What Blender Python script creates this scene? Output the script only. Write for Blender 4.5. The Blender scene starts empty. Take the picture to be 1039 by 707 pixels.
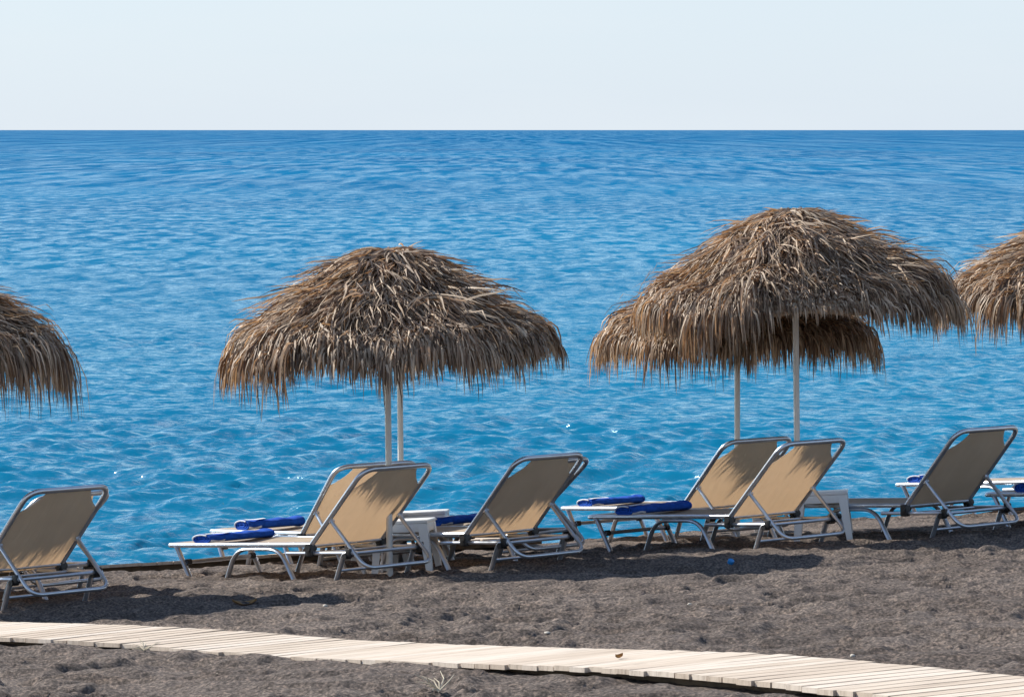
import bpy, bmesh, math
import numpy as np
from mathutils import Vector, Matrix

# ------------------------------------------------------------------ camera, sky, sun, exposure
S = bpy.context.scene
C = S.collection
CAMZ = 3.6
F = 3900.0                                   # focal length in photo pixels (1039 wide)
PITCH = math.atan(221.5 / F)
cd = bpy.data.cameras.new("camera")
cam = bpy.data.objects.new("camera", cd)
C.objects.link(cam)
cam.location = (0, 0, CAMZ)
cam.rotation_euler = (math.pi / 2 - PITCH, 0, 0)
cd.sensor_width = 36.0
cd.lens = F / 1039.0 * 36.0
cd.clip_start = 0.1
cd.clip_end = 200000.0
S.camera = cam

SUNV = Vector((-1.22, 0.74, 1.0)).normalized()       # towards the sun
elev = math.asin(SUNV.z)
azim = math.atan2(SUNV.x, SUNV.y)
W = bpy.data.worlds.new("World")
S.world = W
W.use_nodes = True
nt = W.node_tree
bg = nt.nodes["Background"]
sky = nt.nodes.new("ShaderNodeTexSky")
sky.sky_type = 'NISHITA'
sky.sun_disc = False
sky.sun_elevation = elev
sky.sun_rotation = azim
sky.altitude = 0.0
sky.air_density = 1.0
sky.dust_density = 0.0
sky.ozone_density = 1.2
# very thin high cloud: slow, faint variation of the sky
tc = nt.nodes.new("ShaderNodeTexCoord")
mp = nt.nodes.new("ShaderNodeMapping")
mp.inputs['Scale'].default_value = (6.0, 6.0, 45.0)
nz = nt.nodes.new("ShaderNodeTexNoise")
nz.inputs['Scale'].default_value = 1.3
nz.inputs['Detail'].default_value = 5.0
rp = nt.nodes.new("ShaderNodeValToRGB")
rp.color_ramp.elements[0].position = 0.42
rp.color_ramp.elements[0].color = (0, 0, 0, 1)
rp.color_ramp.elements[1].position = 0.75
rp.color_ramp.elements[1].color = (0.35, 0.35, 0.35, 1)
# pale sea-level haze of the real sky: thick at the horizon, thin overhead
sxz = nt.nodes.new("ShaderNodeSeparateXYZ")
nt.links.new(tc.outputs['Generated'], sxz.inputs['Vector'])
hz = nt.nodes.new("ShaderNodeValToRGB")
hz.color_ramp.elements[0].position = 0.0
hz.color_ramp.elements[0].color = (0.90, 0.90, 0.90, 1)
hz.color_ramp.elements[1].position = 0.45
hz.color_ramp.elements[1].color = (0.0, 0.0, 0.0, 1)
e_ = hz.color_ramp.elements.new(0.06)
e_.color = (0.80, 0.80, 0.80, 1)
nt.links.new(sxz.outputs['Z'], hz.inputs['Fac'])
mh = nt.nodes.new("ShaderNodeMix")
mh.data_type = 'RGBA'
mh.inputs['B'].default_value = (3.80, 4.48, 5.35, 1)
nt.links.new(hz.outputs['Color'], mh.inputs['Factor'])
mx = nt.nodes.new("ShaderNodeMix")
mx.data_type = 'RGBA'
mx.inputs['B'].default_value = (4.8, 5.2, 5.5, 1)
nt.links.new(tc.outputs['Generated'], mp.inputs['Vector'])
nt.links.new(mp.outputs['Vector'], nz.inputs['Vector'])
nt.links.new(nz.outputs['Fac'], rp.inputs['Fac'])
nt.links.new(rp.outputs['Color'], mx.inputs['Factor'])
nt.links.new(sky.outputs['Color'], mh.inputs['A'])
nt.links.new(mh.outputs['Result'], mx.inputs['A'])
nt.links.new(mx.outputs['Result'], bg.inputs['Color'])
bg.inputs['Strength'].default_value = 0.10

sl = bpy.data.lights.new("sun", 'SUN')
sl.energy = 4.6
sl.angle = math.radians(0.5)
sl.color = (1.0, 0.94, 0.84)
so = bpy.data.objects.new("sun", sl)
C.objects.link(so)
so.location = (-20, 10, 30)
so.rotation_euler = (-SUNV).to_track_quat('-Z', 'Y').to_euler()

S.view_settings.view_transform = 'Standard'
S.view_settings.look = 'None'
S.view_settings.exposure = 0.75
S.view_settings.gamma = 1.0
S.view_settings.use_curve_mapping = False
S.cycles.max_bounces = 8
S.cycles.transparent_max_bounces = 8

rng = np.random.default_rng(11)

# ------------------------------------------------------------------ numeric helpers
def hash2(ix, iy, seed):
    h = (ix.astype(np.int64) * 374761393 + iy.astype(np.int64) * 668265263 + seed * 974711) & 0xffffffff
    h = ((h ^ (h >> 13)) * 1274126177) & 0xffffffff
    h = h ^ (h >> 16)
    return (h & 0xffff) / 65535.0

def vnoise(x, y, seed=0):
    x = np.asarray(x, float); y = np.asarray(y, float)
    ix = np.floor(x); iy = np.floor(y)
    fx = x - ix; fy = y - iy
    fx = fx * fx * fx * (fx * (fx * 6 - 15) + 10)
    fy = fy * fy * fy * (fy * (fy * 6 - 15) + 10)
    a = hash2(ix, iy, seed); b = hash2(ix + 1, iy, seed)
    c = hash2(ix, iy + 1, seed); d = hash2(ix + 1, iy + 1, seed)
    return (a * (1 - fx) + b * fx) * (1 - fy) + (c * (1 - fx) + d * fx) * fy * 1.0 - 0.5

def crest(x):
    return 28.75 + 0.30 * x

def base_z(x, y):
    """beach: rises to the right and towards the camera, falls off beyond its crest to the sea"""
    x = np.asarray(x, float); y = np.asarray(y, float)
    xc = np.clip(x, -30, 30)
    z = 0.61 + 0.050 * (xc + 2.94) - 0.058 * (np.maximum(y, -20) - 24.4)
    over = y - crest(xc)
    z = z - 0.20 * np.where(over > 0, over * over / (over + 0.7), 0)
    return np.maximum(z, -3.0)

def relief(x, y):
    """trodden sand: soft pits and ridges"""
    w = 0.25 * vnoise(x * 1.1, y * 1.1, 31)
    u = x + w; v = y + 0.25 * vnoise(x * 1.1, y * 1.1, 32)
    h = 0.030 * vnoise(u / 0.75, v / 0.85, 1)
    h += 0.040 * vnoise(u / 0.42, v / 0.30, 2)
    q = np.abs(vnoise(u / 0.46 + 7, v / 0.21 - 3, 3)) * 2
    h += 0.032 * (1 - np.clip(q * 2.2, 0, 1)) ** 1.5
    q = np.abs(vnoise(u / 0.26 + 3, v / 0.12 - 9, 6)) * 2
    h += 0.028 * (1 - np.clip(q * 2.2, 0, 1)) ** 1.5
    h += 0.034 * vnoise(u / 0.20, v / 0.10, 4)
    h += 0.022 * vnoise(u / 0.065, v / 0.050, 5)
    h = 0.050 * np.tanh((h - 0.022) / 0.050) - 0.010
    # the sand lies flatter along the crest and is packed level beside the boards
    f = np.clip(np.abs(y - (28.45 + 0.002 * x + 0.115 * (x + 0.5))) / 0.9, 0.25, 1)
    h = h * f - 0.02 * (1 - f)
    return h

CF, CP = math.cos(PITCH), math.sin(PITCH)
def ray(px, py):
    a = (px - 519.5) / F
    b = (353.5 - py) / F
    return Vector((a, CF + b * CP, -CP + b * CF))

def on_ground(px, py):
    """the point of the beach seen at a photo pixel"""
    d = ray(px, py)
    lo, hi = 8.0, 30.5
    for _ in range(50):
        m = 0.5 * (lo + hi)
        t = m / d.y
        if CAMZ + d.z * t > float(base_z(d.x * t, m)):
            lo = m
        else:
            hi = m
    t = lo / d.y
    x, y = d.x * t, lo
    return Vector((x, y, float(base_z(x, y))))

def at_col(px, Y):
    """ground point in the picture column px at distance Y"""
    x = (px - 519.5) / F * Y
    return Vector((x, Y, float(base_z(x, Y))))

# ------------------------------------------------------------------ object helpers
def link(me, name, mat=None, parent=None, smooth=False):
    o = bpy.data.objects.new(name, me)
    C.objects.link(o)
    if mat is not None:
        me.materials.append(mat)
    if smooth:
        me.polygons.foreach_set('use_smooth', [True] * len(me.polygons))
    if parent is not None:
        o.parent = parent
    return o

def tag(o, label, cat, group=None):
    o['label'] = label
    o['category'] = cat
    if group:
        o['group'] = group
    return o

def empty(name, loc, rot=None):
    o = bpy.data.objects.new(name, None)
    C.objects.link(o)
    o.empty_display_size = 0.2
    o.location = loc
    if rot is not None:
        o.rotation_euler = rot
    return o

def mesh_np(name, verts, faces):
    """verts (n,3), faces (m,4) arrays"""
    me = bpy.data.meshes.new(name)
    verts = np.asarray(verts, np.float32); faces = np.asarray(faces, np.int32)
    me.vertices.add(len(verts))
    me.vertices.foreach_set('co', verts.ravel())
    k = faces.shape[1]
    me.loops.add(faces.size)
    me.loops.foreach_set('vertex_index', faces.ravel())
    me.polygons.add(len(faces))
    me.polygons.foreach_set('loop_start', np.arange(0, faces.size, k, dtype=np.int32))
    me.polygons.foreach_set('loop_total', np.full(len(faces), k, np.int32))
    me.update(calc_edges=True)
    me.validate()
    return me

def grid_mesh(name, X, Y, Z):
    n, m = X.shape
    v = np.stack([X, Y, Z], -1).reshape(-1, 3)
    i = np.arange(n - 1)[:, None] * m + np.arange(m - 1)[None, :]
    f = np.stack([i, i + 1, i + m + 1, i + m], -1).reshape(-1, 4)
    return mesh_np(name, v, f)

def tube(bm, pts, r, seg=8, flat=1.0, closed=False, cap=True):
    """round tube (flat<1: oval) through a list of points, with parallel frames"""
    P = [Vector(p) for p in pts]
    n = len(P)
    rings = []
    up = None
    for i in range(n):
        if closed:
            t = (P[(i + 1) % n] - P[i - 1]).normalized()
        else:
            t = (P[min(i + 1, n - 1)] - P[max(i - 1, 0)]).normalized()
        if up is None:
            a = Vector((0, 1, 0)) if abs(t.y) < 0.9 else Vector((1, 0, 0))
            up = (a - t * a.dot(t)).normalized()
        else:
            up = (up - t * up.dot(t)).normalized()
        side = t.cross(up)
        rr = r[i] if isinstance(r, (list, tuple)) else r
        rings.append([bm.verts.new(P[i] + (up * math.cos(2 * math.pi * k / seg) * rr
                                          + side * math.sin(2 * math.pi * k / seg) * rr * flat)) for k in range(seg)])
    m = n if closed else n - 1
    for i in range(m):
        a, b = rings[i], rings[(i + 1) % n]
        for k in range(seg):
            bm.faces.new((a[k], a[(k + 1) % seg], b[(k + 1) % seg], b[k]))
    if cap and not closed:
        bm.faces.new(rings[0][::-1])
        bm.faces.new(rings[-1])
    return bm

def fillet(pts, rad, n=5):
    """round the corners of a polyline"""
    P = [Vector(p) for p in pts]
    out = [P[0]]
    for i in range(1, len(P) - 1):
        a = (P[i - 1] - P[i]); b = (P[i + 1] - P[i])
        ra = min(rad, a.length * 0.49, b.length * 0.49)
        p0 = P[i] + a.normalized() * ra
        p2 = P[i] + b.normalized() * ra
        for k in range(n + 1):
            t = k / n
            out.append(p0 * (1 - t) ** 2 + P[i] * 2 * t * (1 - t) + p2 * t * t)
    out.append(P[-1])
    return out

def box(bm, c, s, bevel=0.0, rot=None):
    r = bmesh.ops.create_cube(bm, size=1.0)
    vs = r['verts']
    bmesh.ops.scale(bm, vec=s, verts=vs)
    if bevel > 0:
        es = list({e for v in vs for e in v.link_edges})
        rr = bmesh.ops.bevel(bm, geom=es, offset=bevel, segments=2, affect='EDGES', profile=0.6)
        vs = list({v for v in rr['verts']} | {v for v in vs if v.is_valid})
    if rot is not None:
        bmesh.ops.rotate(bm, cent=(0, 0, 0), matrix=rot, verts=vs)
    bmesh.ops.translate(bm, vec=c, verts=vs)

def make(name, fn, mat, parent=None, smooth=True, angle=40):
    bm = bmesh.new()
    fn(bm)
    bmesh.ops.recalc_face_normals(bm, faces=bm.faces)
    me = bpy.data.meshes.new(name)
    bm.to_mesh(me)
    bm.free()
    if smooth:
        me.polygons.foreach_set('use_smooth', [True] * len(me.polygons))
        me.set_sharp_from_angle(angle=math.radians(angle))
    return link(me, name, mat, parent)

# ------------------------------------------------------------------ materials
def M(name):
    m = bpy.data.materials.new(name)
    m.use_nodes = True
    t = m.node_tree
    b = t.nodes['Principled BSDF']
    return m, t, b

def N(t, kind, **kw):
    n = t.nodes.new(kind)
    for k, v in kw.items():
        if k in n.inputs:
            n.inputs[k].default_value = v
        else:
            setattr(n, k, v)
    return n

def ramp(t, pts):
    r = t.nodes.new('ShaderNodeValToRGB')
    cr = r.color_ramp
    while len(cr.elements) < len(pts):
        cr.elements.new(0.5)
    for e, (p, c) in zip(cr.elements, pts):
        e.position = p
        e.color = (c[0], c[1], c[2], 1)
    return r

def pos(t, scale=(1, 1, 1)):
    g = t.nodes.new('ShaderNodeNewGeometry')
    m = t.nodes.new('ShaderNodeMapping')
    m.inputs['Scale'].default_value = scale
    t.links.new(g.outputs['Position'], m.inputs['Vector'])
    return m.outputs['Vector']

def objc(t, scale=(1, 1, 1)):
    g = t.nodes.new('ShaderNodeTexCoord')
    m = t.nodes.new('ShaderNodeMapping')
    m.inputs['Scale'].default_value = scale
    t.links.new(g.outputs['Object'], m.inputs['Vector'])
    return m.outputs['Vector']

def mat_sand():
    m, t, b = M('volcanic_sand')
    p = pos(t)
    n1 = N(t, 'ShaderNodeTexNoise', Scale=1.3, Detail=4.0)
    n2 = N(t, 'ShaderNodeTexNoise', Scale=60.0, Detail=4.0)
    n3 = N(t, 'ShaderNodeTexVoronoi', Scale=26.0)
    for n in (n1, n2, n3):
        t.links.new(p, n.inputs['Vector'])
    r1 = ramp(t, [(0.3, (0.135, 0.109, 0.096)), (0.7, (0.225, 0.186, 0.164))])
    t.links.new(n1.outputs['Fac'], r1.inputs['Fac'])
    r2 = ramp(t, [(0.34, (0.45, 0.45, 0.46)), (0.52, (1.0, 1.0, 1.0)), (0.68, (1.9, 1.8, 1.72))])
    t.links.new(n2.outputs['Fac'], r2.inputs['Fac'])
    mu = N(t, 'ShaderNodeMix', data_type='RGBA', blend_type='MULTIPLY')
    mu.inputs['Factor'].default_value = 1
    t.links.new(r1.outputs['Color'], mu.inputs['A'])
    t.links.new(r2.outputs['Color'], mu.inputs['B'])
    # pale pebbles
    r3 = ramp(t, [(0.0, (1, 1, 1)), (0.085, (1, 1, 1)), (0.11, (0, 0, 0))])
    t.links.new(n3.outputs['Distance'], r3.inputs['Fac'])
    sep = N(t, 'ShaderNodeMath', operation='GREATER_THAN')
    cc = N(t, 'ShaderNodeSeparateColor')
    t.links.new(n3.outputs['Color'], cc.inputs['Color'])
    t.links.new(cc.outputs['Red'], sep.inputs[0])
    sep.inputs[1].default_value = 0.83
    mm = N(t, 'ShaderNodeMath', operation='MULTIPLY')
    t.links.new(sep.outputs[0], mm.inputs[0])
    t.links.new(r3.outputs['Color'], mm.inputs[1])
    mx2 = N(t, 'ShaderNodeMix', data_type='RGBA')
    t.links.new(mm.outputs[0], mx2.inputs['Factor'])
    t.links.new(mu.outputs['Result'], mx2.inputs['A'])
    mx2.inputs['B'].default_value = (0.42, 0.37, 0.31, 1)
    t.links.new(mx2.outputs['Result'], b.inputs['Base Color'])
    b.inputs['Roughness'].default_value = 0.85
    b.inputs['Specular IOR Level'].default_value = 0.25
    n4 = N(t, 'ShaderNodeTexNoise', Scale=26.0, Detail=7.0, Roughness=0.75)
    t.links.new(pos(t, (0.6, 1.0, 1.0)), n4.inputs['Vector'])
    bu = N(t, 'ShaderNodeBump', Strength=1.0, Distance=0.055)
    t.links.new(n4.outputs['Fac'], bu.inputs['Height'])
    t.links.new(bu.outputs['Normal'], b.inputs['Normal'])
    return m

def mat_sea():
    m, t, b = M('sea_water')
    g = t.nodes.new('ShaderNodeNewGeometry')
    sx = N(t, 'ShaderNodeSeparateXYZ')
    t.links.new(g.outputs['Position'], sx.inputs['Vector'])
    lg = N(t, 'ShaderNodeMath', operation='LOGARITHM')
    t.links.new(sx.outputs['Y'], lg.inputs[0])
    lg.inputs[1].default_value = 10.0
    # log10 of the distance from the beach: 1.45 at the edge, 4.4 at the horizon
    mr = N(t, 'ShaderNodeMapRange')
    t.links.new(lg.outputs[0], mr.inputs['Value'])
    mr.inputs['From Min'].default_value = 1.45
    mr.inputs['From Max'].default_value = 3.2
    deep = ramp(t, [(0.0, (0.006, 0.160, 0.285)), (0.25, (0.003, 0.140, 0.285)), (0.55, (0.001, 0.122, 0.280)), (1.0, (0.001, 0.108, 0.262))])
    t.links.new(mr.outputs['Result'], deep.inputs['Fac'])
    # wind patches
    v = pos(t, (0.030, 0.012, 1))
    n1 = N(t, 'ShaderNodeTexNoise', Scale=1.0, Detail=5.0)
    t.links.new(v, n1.inputs['Vector'])
    r1 = ramp(t, [(0.3, (0.70, 0.78, 0.85)), (0.7, (1.3, 1.2, 1.12))])
    t.links.new(n1.outputs['Fac'], r1.inputs['Fac'])
    mu = N(t, 'ShaderNodeMix', data_type='RGBA', blend_type='MULTIPLY')
    mu.inputs['Factor'].default_value = 1
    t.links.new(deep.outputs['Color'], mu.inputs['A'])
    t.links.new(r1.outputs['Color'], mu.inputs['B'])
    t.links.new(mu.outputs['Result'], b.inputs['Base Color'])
    b.inputs['Roughness'].default_value = 0.6
    b.inputs['Specular IOR Level'].default_value = 0.0
    prev = None
    for sc, dist, st in (((0.05, 0.12, 1), 2.0, 0.5), ((0.30, 0.7, 1), 0.42, 0.65), ((1.1, 2.0, 1), 0.14, 0.8), ((2.6, 4.2, 1), 0.075, 0.9), ((7.0, 11.0, 1), 0.026, 0.9)):
        v = pos(t, sc)
        n = N(t, 'ShaderNodeTexNoise', Scale=1.0, Detail=3.0, Roughness=0.6, Distortion=0.4)
        t.links.new(v, n.inputs['Vector'])
        bu = N(t, 'ShaderNodeBump', Strength=st, Distance=dist)
        t.links.new(n.outputs['Fac'], bu.inputs['Height'])
        if prev:
            t.links.new(prev.outputs['Normal'], bu.inputs['Normal'])
        prev = bu
    # the body colour is light scattered back from below: it does not follow the ripples
    up_ = N(t, 'ShaderNodeMix', data_type='VECTOR')
    up_.inputs['Factor'].default_value = 0.40
    up_.inputs[4].default_value = (0, 0, 1)
    t.links.new(g.outputs['Normal'], up_.inputs[5])
    un = N(t, 'ShaderNodeVectorMath', operation='NORMALIZE')
    t.links.new(up_.outputs[1], un.inputs[0])
    t.links.new(un.outputs[0], b.inputs['Normal'])
    gl = N(t, 'ShaderNodeBsdfGlossy')
    gl.inputs['Color'].default_value = (0.70, 0.93, 1.0, 1)
    rr = N(t, 'ShaderNodeMapRange')
    t.links.new(mr.outputs['Result'], rr.inputs['Value'])
    rr.inputs['To Min'].default_value = 0.17
    rr.inputs['To Max'].default_value = 0.30
    t.links.new(rr.outputs['Result'], gl.inputs['Roughness'])
    t.links.new(prev.outputs['Normal'], gl.inputs['Normal'])
    fr = N(t, 'ShaderNodeFresnel', IOR=1.33)
    t.links.new(prev.outputs['Normal'], fr.inputs['Normal'])
    fm = N(t, 'ShaderNodeMapRange')
    t.links.new(fr.outputs['Fac'], fm.inputs['Value'])
    fm.inputs['From Min'].default_value = 0.02
    fm.inputs['From Max'].default_value = 0.85
    fm.inputs['To Min'].default_value = 0.03
    # the steep facets of a wind sea turn towards the viewer, so the mean reflectance stays low out to the horizon
    far = N(t, 'ShaderNodeMapRange')
    t.links.new(mr.outputs['Result'], far.inputs['Value'])
    far.inputs['To Min'].default_value = 0.86
    far.inputs['To Max'].default_value = 0.20
    t.links.new(far.outputs['Result'], fm.inputs['To Max'])
    # cat's paws and ripple groups: ruffled water mirrors less or more of the sky
    # (short chop near the beach, longer and longer wave groups out at sea)
    val = None
    for sc, det, l0 in (((3.8, 3.6, 1), 6.0, None), ((1.35, 0.33, 1), 5.0, 1.72), ((0.46, 0.038, 1), 5.0, 2.18), ((0.15, 0.0034, 1), 4.0, 2.75)):
        n = N(t, 'ShaderNodeTexNoise', Scale=1.0, Detail=det, Roughness=0.66, Distortion=0.35)
        t.links.new(pos(t, sc), n.inputs['Vector'])
        if val is None:
            val = n.outputs['Fac']
            continue
        wq = N(t, 'ShaderNodeMapRange')
        t.links.new(lg.outputs[0], wq.inputs['Value'])
        wq.inputs['From Min'].default_value = l0
        wq.inputs['From Max'].default_value = l0 + 0.35
        mxx = N(t, 'ShaderNodeMix', data_type='FLOAT')
        t.links.new(wq.outputs['Result'], mxx.inputs[0])
        t.links.new(val, mxx.inputs[2]); t.links.new(n.outputs['Fac'], mxx.inputs[3])
        val = mxx.outputs[0]
    q = N(t, 'ShaderNodeMapRange')
    t.links.new(val, q.inputs['Value'])
    q.inputs['From Min'].default_value = 0.42
    q.inputs['From Max'].default_value = 0.61
    q.inputs['To Min'].default_value = 0.14
    q.inputs['To Max'].default_value = 2.0
    mu_ = N(t, 'ShaderNodeMath', operation='MULTIPLY', use_clamp=True)
    t.links.new(fm.outputs['Result'], mu_.inputs[0]); t.links.new(q.outputs['Result'], mu_.inputs[1])
    cur = mu_.outputs[0]
    ms = N(t, 'ShaderNodeMixShader')
    t.links.new(cur, ms.inputs[0])
    t.links.new(b.outputs[0], ms.inputs[1])
    t.links.new(gl.outputs[0], ms.inputs[2])
    t.links.new(ms.outputs[0], t.nodes['Material Output'].inputs['Surface'])
    return m

def mat_thatch(name, dark, mid, light):
    m, t, b = M(name)
    g = t.nodes.new('ShaderNodeNewGeometry')
    r = ramp(t, [(0.0, dark), (0.35, mid), (0.75, light), (1.0, tuple(min(1, c * 1.35) for c in light))])
    t.links.new(g.outputs['Random Per Island'], r.inputs['Fac'])
    n = N(t, 'ShaderNodeTexNoise', Scale=9.0, Detail=3.0)
    t.links.new(objc(t), n.inputs['Vector'])
    r2 = ramp(t, [(0.3, (0.62, 0.62, 0.62)), (0.7, (1.25, 1.25, 1.25))])
    t.links.new(n.outputs['Fac'], r2.inputs['Fac'])
    mu = N(t, 'ShaderNodeMix', data_type='RGBA', blend_type='MULTIPLY')
    mu.inputs['Factor'].default_value = 1
    t.links.new(r.outputs['Color'], mu.inputs['A'])
    t.links.new(r2.outputs['Color'], mu.inputs['B'])
    b.inputs['Roughness'].default_value = 0.55
    b.inputs['Specular IOR Level'].default_value = 0.4
    t.links.new(mu.outputs['Result'], b.inputs['Base Color'])
    tr = N(t, 'ShaderNodeBsdfTranslucent')
    tm = N(t, 'ShaderNodeMix', data_type='RGBA', blend_type='MULTIPLY')
    tm.inputs['Factor'].default_value = 1
    tm.inputs['B'].default_value = (1.0, 0.72, 0.45, 1)
    t.links.new(mu.outputs['Result'], tm.inputs['A'])
    t.links.new(tm.outputs['Result'], tr.inputs['Color'])
    ms = N(t, 'ShaderNodeMixShader')
    ms.inputs[0].default_value = 0.30
    t.links.new(b.outputs[0], ms.inputs[1])
    t.links.new(tr.outputs[0], ms.inputs[2])
    t.links.new(ms.outputs[0], t.nodes['Material Output'].inputs['Surface'])
    return m

def mat_sling():
    m, t, b = M('mesh_sling_fabric')
    n = N(t, 'ShaderNodeTexNoise', Scale=5.0, Detail=4.0)
    t.links.new(objc(t, (1, 1, 1)), n.inputs['Vector'])
    r = ramp(t, [(0.3, (0.58, 0.51, 0.42)), (0.7, (0.68, 0.60, 0.50))])
    t.links.new(n.outputs['Fac'], r.inputs['Fac'])
    t.links.new(r.outputs['Color'], b.inputs['Base Color'])
    b.inputs['Roughness'].default_value = 0.7
    b.inputs['Specular IOR Level'].default_value = 0.3
    n2 = N(t, 'ShaderNodeTexNoise', Scale=1.0, Detail=3.0, Distortion=0.8)
    t.links.new(objc(t, (5, 16, 5)), n2.inputs['Vector'])
    bu = N(t, 'ShaderNodeBump', Strength=0.35, Distance=0.03)
    t.links.new(n2.outputs['Fac'], bu.inputs['Height'])
    t.links.new(bu.outputs['Normal'], b.inputs['Normal'])
    tr = N(t, 'ShaderNodeBsdfTranslucent')
    tr.inputs['Color'].default_value = (0.76, 0.63, 0.49, 1)
    ms = N(t, 'ShaderNodeMixShader')
    ms.inputs[0].default_value = 0.50
    t.links.new(b.outputs[0], ms.inputs[1])
    t.links.new(tr.outputs[0], ms.inputs[2])
    t.links.new(ms.outputs[0], t.nodes['Material Output'].inputs['Surface'])
    return m

def mat_plain(name, col, rough=0.5, metal=0.0, var=0.12, scale=8.0, bump=0.0, spec=0.5):
    m, t, b = M(name)
    n = N(t, 'ShaderNodeTexNoise', Scale=scale, Detail=4.0)
    t.links.new(objc(t), n.inputs['Vector'])
    lo = tuple(c * (1 - var) for c in col); hi = tuple(min(1, c * (1 + var)) for c in col)
    r = ramp(t, [(0.3, lo), (0.7, hi)])
    t.links.new(n.outputs['Fac'], r.inputs['Fac'])
    t.links.new(r.outputs['Color'], b.inputs['Base Color'])
    b.inputs['Roughness'].default_value = rough
    b.inputs['Metallic'].default_value = metal
    b.inputs['Specular IOR Level'].default_value = spec
    if bump:
        bu = N(t, 'ShaderNodeBump', Strength=0.6, Distance=bump)
        t.links.new(n.outputs['Fac'], bu.inputs['Height'])
        t.links.new(bu.outputs['Normal'], b.inputs['Normal'])
    return m

def mat_wood():
    m, t, b = M('bleached_boards')
    g = t.nodes.new('ShaderNodeNewGeometry')
    r = ramp(t, [(0.0, (0.50, 0.42, 0.345)), (0.45, (0.56, 0.48, 0.40)), (1.0, (0.61, 0.54, 0.47))])
    t.links.new(g.outputs['Random Per Island'], r.inputs['Fac'])
    n = N(t, 'ShaderNodeTexNoise', Scale=1.0, Detail=5.0, Roughness=0.65)
    t.links.new(objc(t, (38, 2.5, 10)), n.inputs['Vector'])
    r2 = ramp(t, [(0.28, (0.55, 0.52, 0.50)), (0.5, (0.98, 0.97, 0.96)), (0.75, (1.1, 1.1, 1.1))])
    t.links.new(n.outputs['Fac'], r2.inputs['Fac'])
    mu = N(t, 'ShaderNodeMix', data_type='RGBA', blend_type='MULTIPLY')
    mu.inputs['Factor'].default_value = 0.8
    t.links.new(r.outputs['Color'], mu.inputs['A'])
    t.links.new(r2.outputs['Color'], mu.inputs['B'])
    # drifts of sand on the boards
    n3 = N(t, 'ShaderNodeTexNoise', Scale=3.5, Detail=6.0, Roughness=0.7)
    t.links.new(objc(t), n3.inputs['Vector'])
    r3 = ramp(t, [(0.60, (0, 0, 0)), (0.78, (0.6, 0.6, 0.6))])
    t.links.new(n3.outputs['Fac'], r3.inputs['Fac'])
    mx2 = N(t, 'ShaderNodeMix', data_type='RGBA')
    t.links.new(r3.outputs['Color'], mx2.inputs['Factor'])
    t.links.new(mu.outputs['Result'], mx2.inputs['A'])
    mx2.inputs['B'].default_value = (0.27, 0.22, 0.18, 1)
    t.links.new(mx2.outputs['Result'], b.inputs['Base Color'])
    b.inputs['Roughness'].default_value = 0.8
    b.inputs['Specular IOR Level'].default_value = 0.2
    bu = N(t, 'ShaderNodeBump', Strength=0.5, Distance=0.004)
    t.links.new(n.outputs['Fac'], bu.inputs['Height'])
    t.links.new(bu.outputs['Normal'], b.inputs['Normal'])
    return m

SAND = mat_sand()
SEA = mat_sea()
THATCH = mat_thatch('dry_palm_thatch', (0.095, 0.058, 0.038), (0.31, 0.215, 0.148), (0.53, 0.42, 0.31))
SLING = mat_sling()
ALU = mat_plain('brushed_aluminium', (0.60, 0.64, 0.70), 0.33, 0.88, 0.10, 14)
BLACKP = mat_plain('black_plastic', (0.018, 0.018, 0.02), 0.45)
WHITEP = mat_plain('white_plastic', (0.74, 0.75, 0.76), 0.38, 0, 0.05, 4)
POLE = mat_plain('grey_painted_pole', (0.62, 0.62, 0.61), 0.45, 0.1, 0.08, 6)
TOWEL = mat_plain('blue_towelling', (0.012, 0.075, 0.40), 0.9, 0, 0.25, 30, 0.004, 0.15)
STRIPE = mat_plain('white_towelling', (0.70, 0.72, 0.78), 0.9, 0, 0.1, 30, 0.004, 0.15)
WOOD = mat_wood()
RIBW = mat_plain('old_wood', (0.20, 0.14, 0.09), 0.8, 0, 0.3, 12)
LEAF = mat_plain('dry_leaf', (0.42, 0.26, 0.12), 0.8, 0, 0.3, 20)
TWIG = mat_plain('bleached_twig', (0.55, 0.48, 0.36), 0.8, 0, 0.2, 20)
CAPB = mat_plain('blue_cap', (0.02, 0.22, 0.55), 0.4)
STONE = mat_plain('pale_stone', (0.50, 0.46, 0.40), 0.8, 0, 0.2, 20)

# ------------------------------------------------------------------ ground: one sheet, fine near the row of beds
def axis(fine0, fine1, step, far0, far1, grow=1.35):
    a = list(np.arange(fine0, fine1 + 1e-6, step))
    s = step; x = fine1
    while x < far1:
        s *= grow; x += s; a.append(x)
    s = step; x = fine0; b = []
    while x > far0:
        s *= grow; x -= s; b.append(x)
    return np.array(b[::-1] + a)

# front boardwalk: far edge and near edge read off the picture
far_e = [on_ground(*p) for p in ((-60, 633.5), (0, 636), (260, 643.5), (500, 655), (780, 671), (1039, 692), (1200, 706))]
d0 = (far_e[-2] - far_e[1]); d0.z = 0; d0.normalize()
nn = Vector((d0.y, -d0.x, 0))
if nn.y > 0: nn = -nn
ctr = [p + nn * 0.395 for p in far_e]
ext0 = ctr[0] - d0 * 3.0; ext1 = ctr[-1] + d0 * 3.0
def seg_dist(x, y, pts):
    d = np.full(np.shape(x), 1e9)
    for a, b in zip(pts, pts[1:]):
        vx, vy = b.x - a.x, b.y - a.y
        t = np.clip(((x - a.x) * vx + (y - a.y) * vy) / (vx * vx + vy * vy), 0, 1)
        d = np.minimum(d, np.hypot(x - a.x - t * vx, y - a.y - t * vy))
    return d
line2 = [at_col(-250, 27.3), at_col(0, 27.75), at_col(120, 28.0), at_col(300, 28.3), at_col(480, 28.6), at_col(560, 28.75)]
xs = axis(-4.8, 4.8, 0.017, -600, 600)
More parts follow.
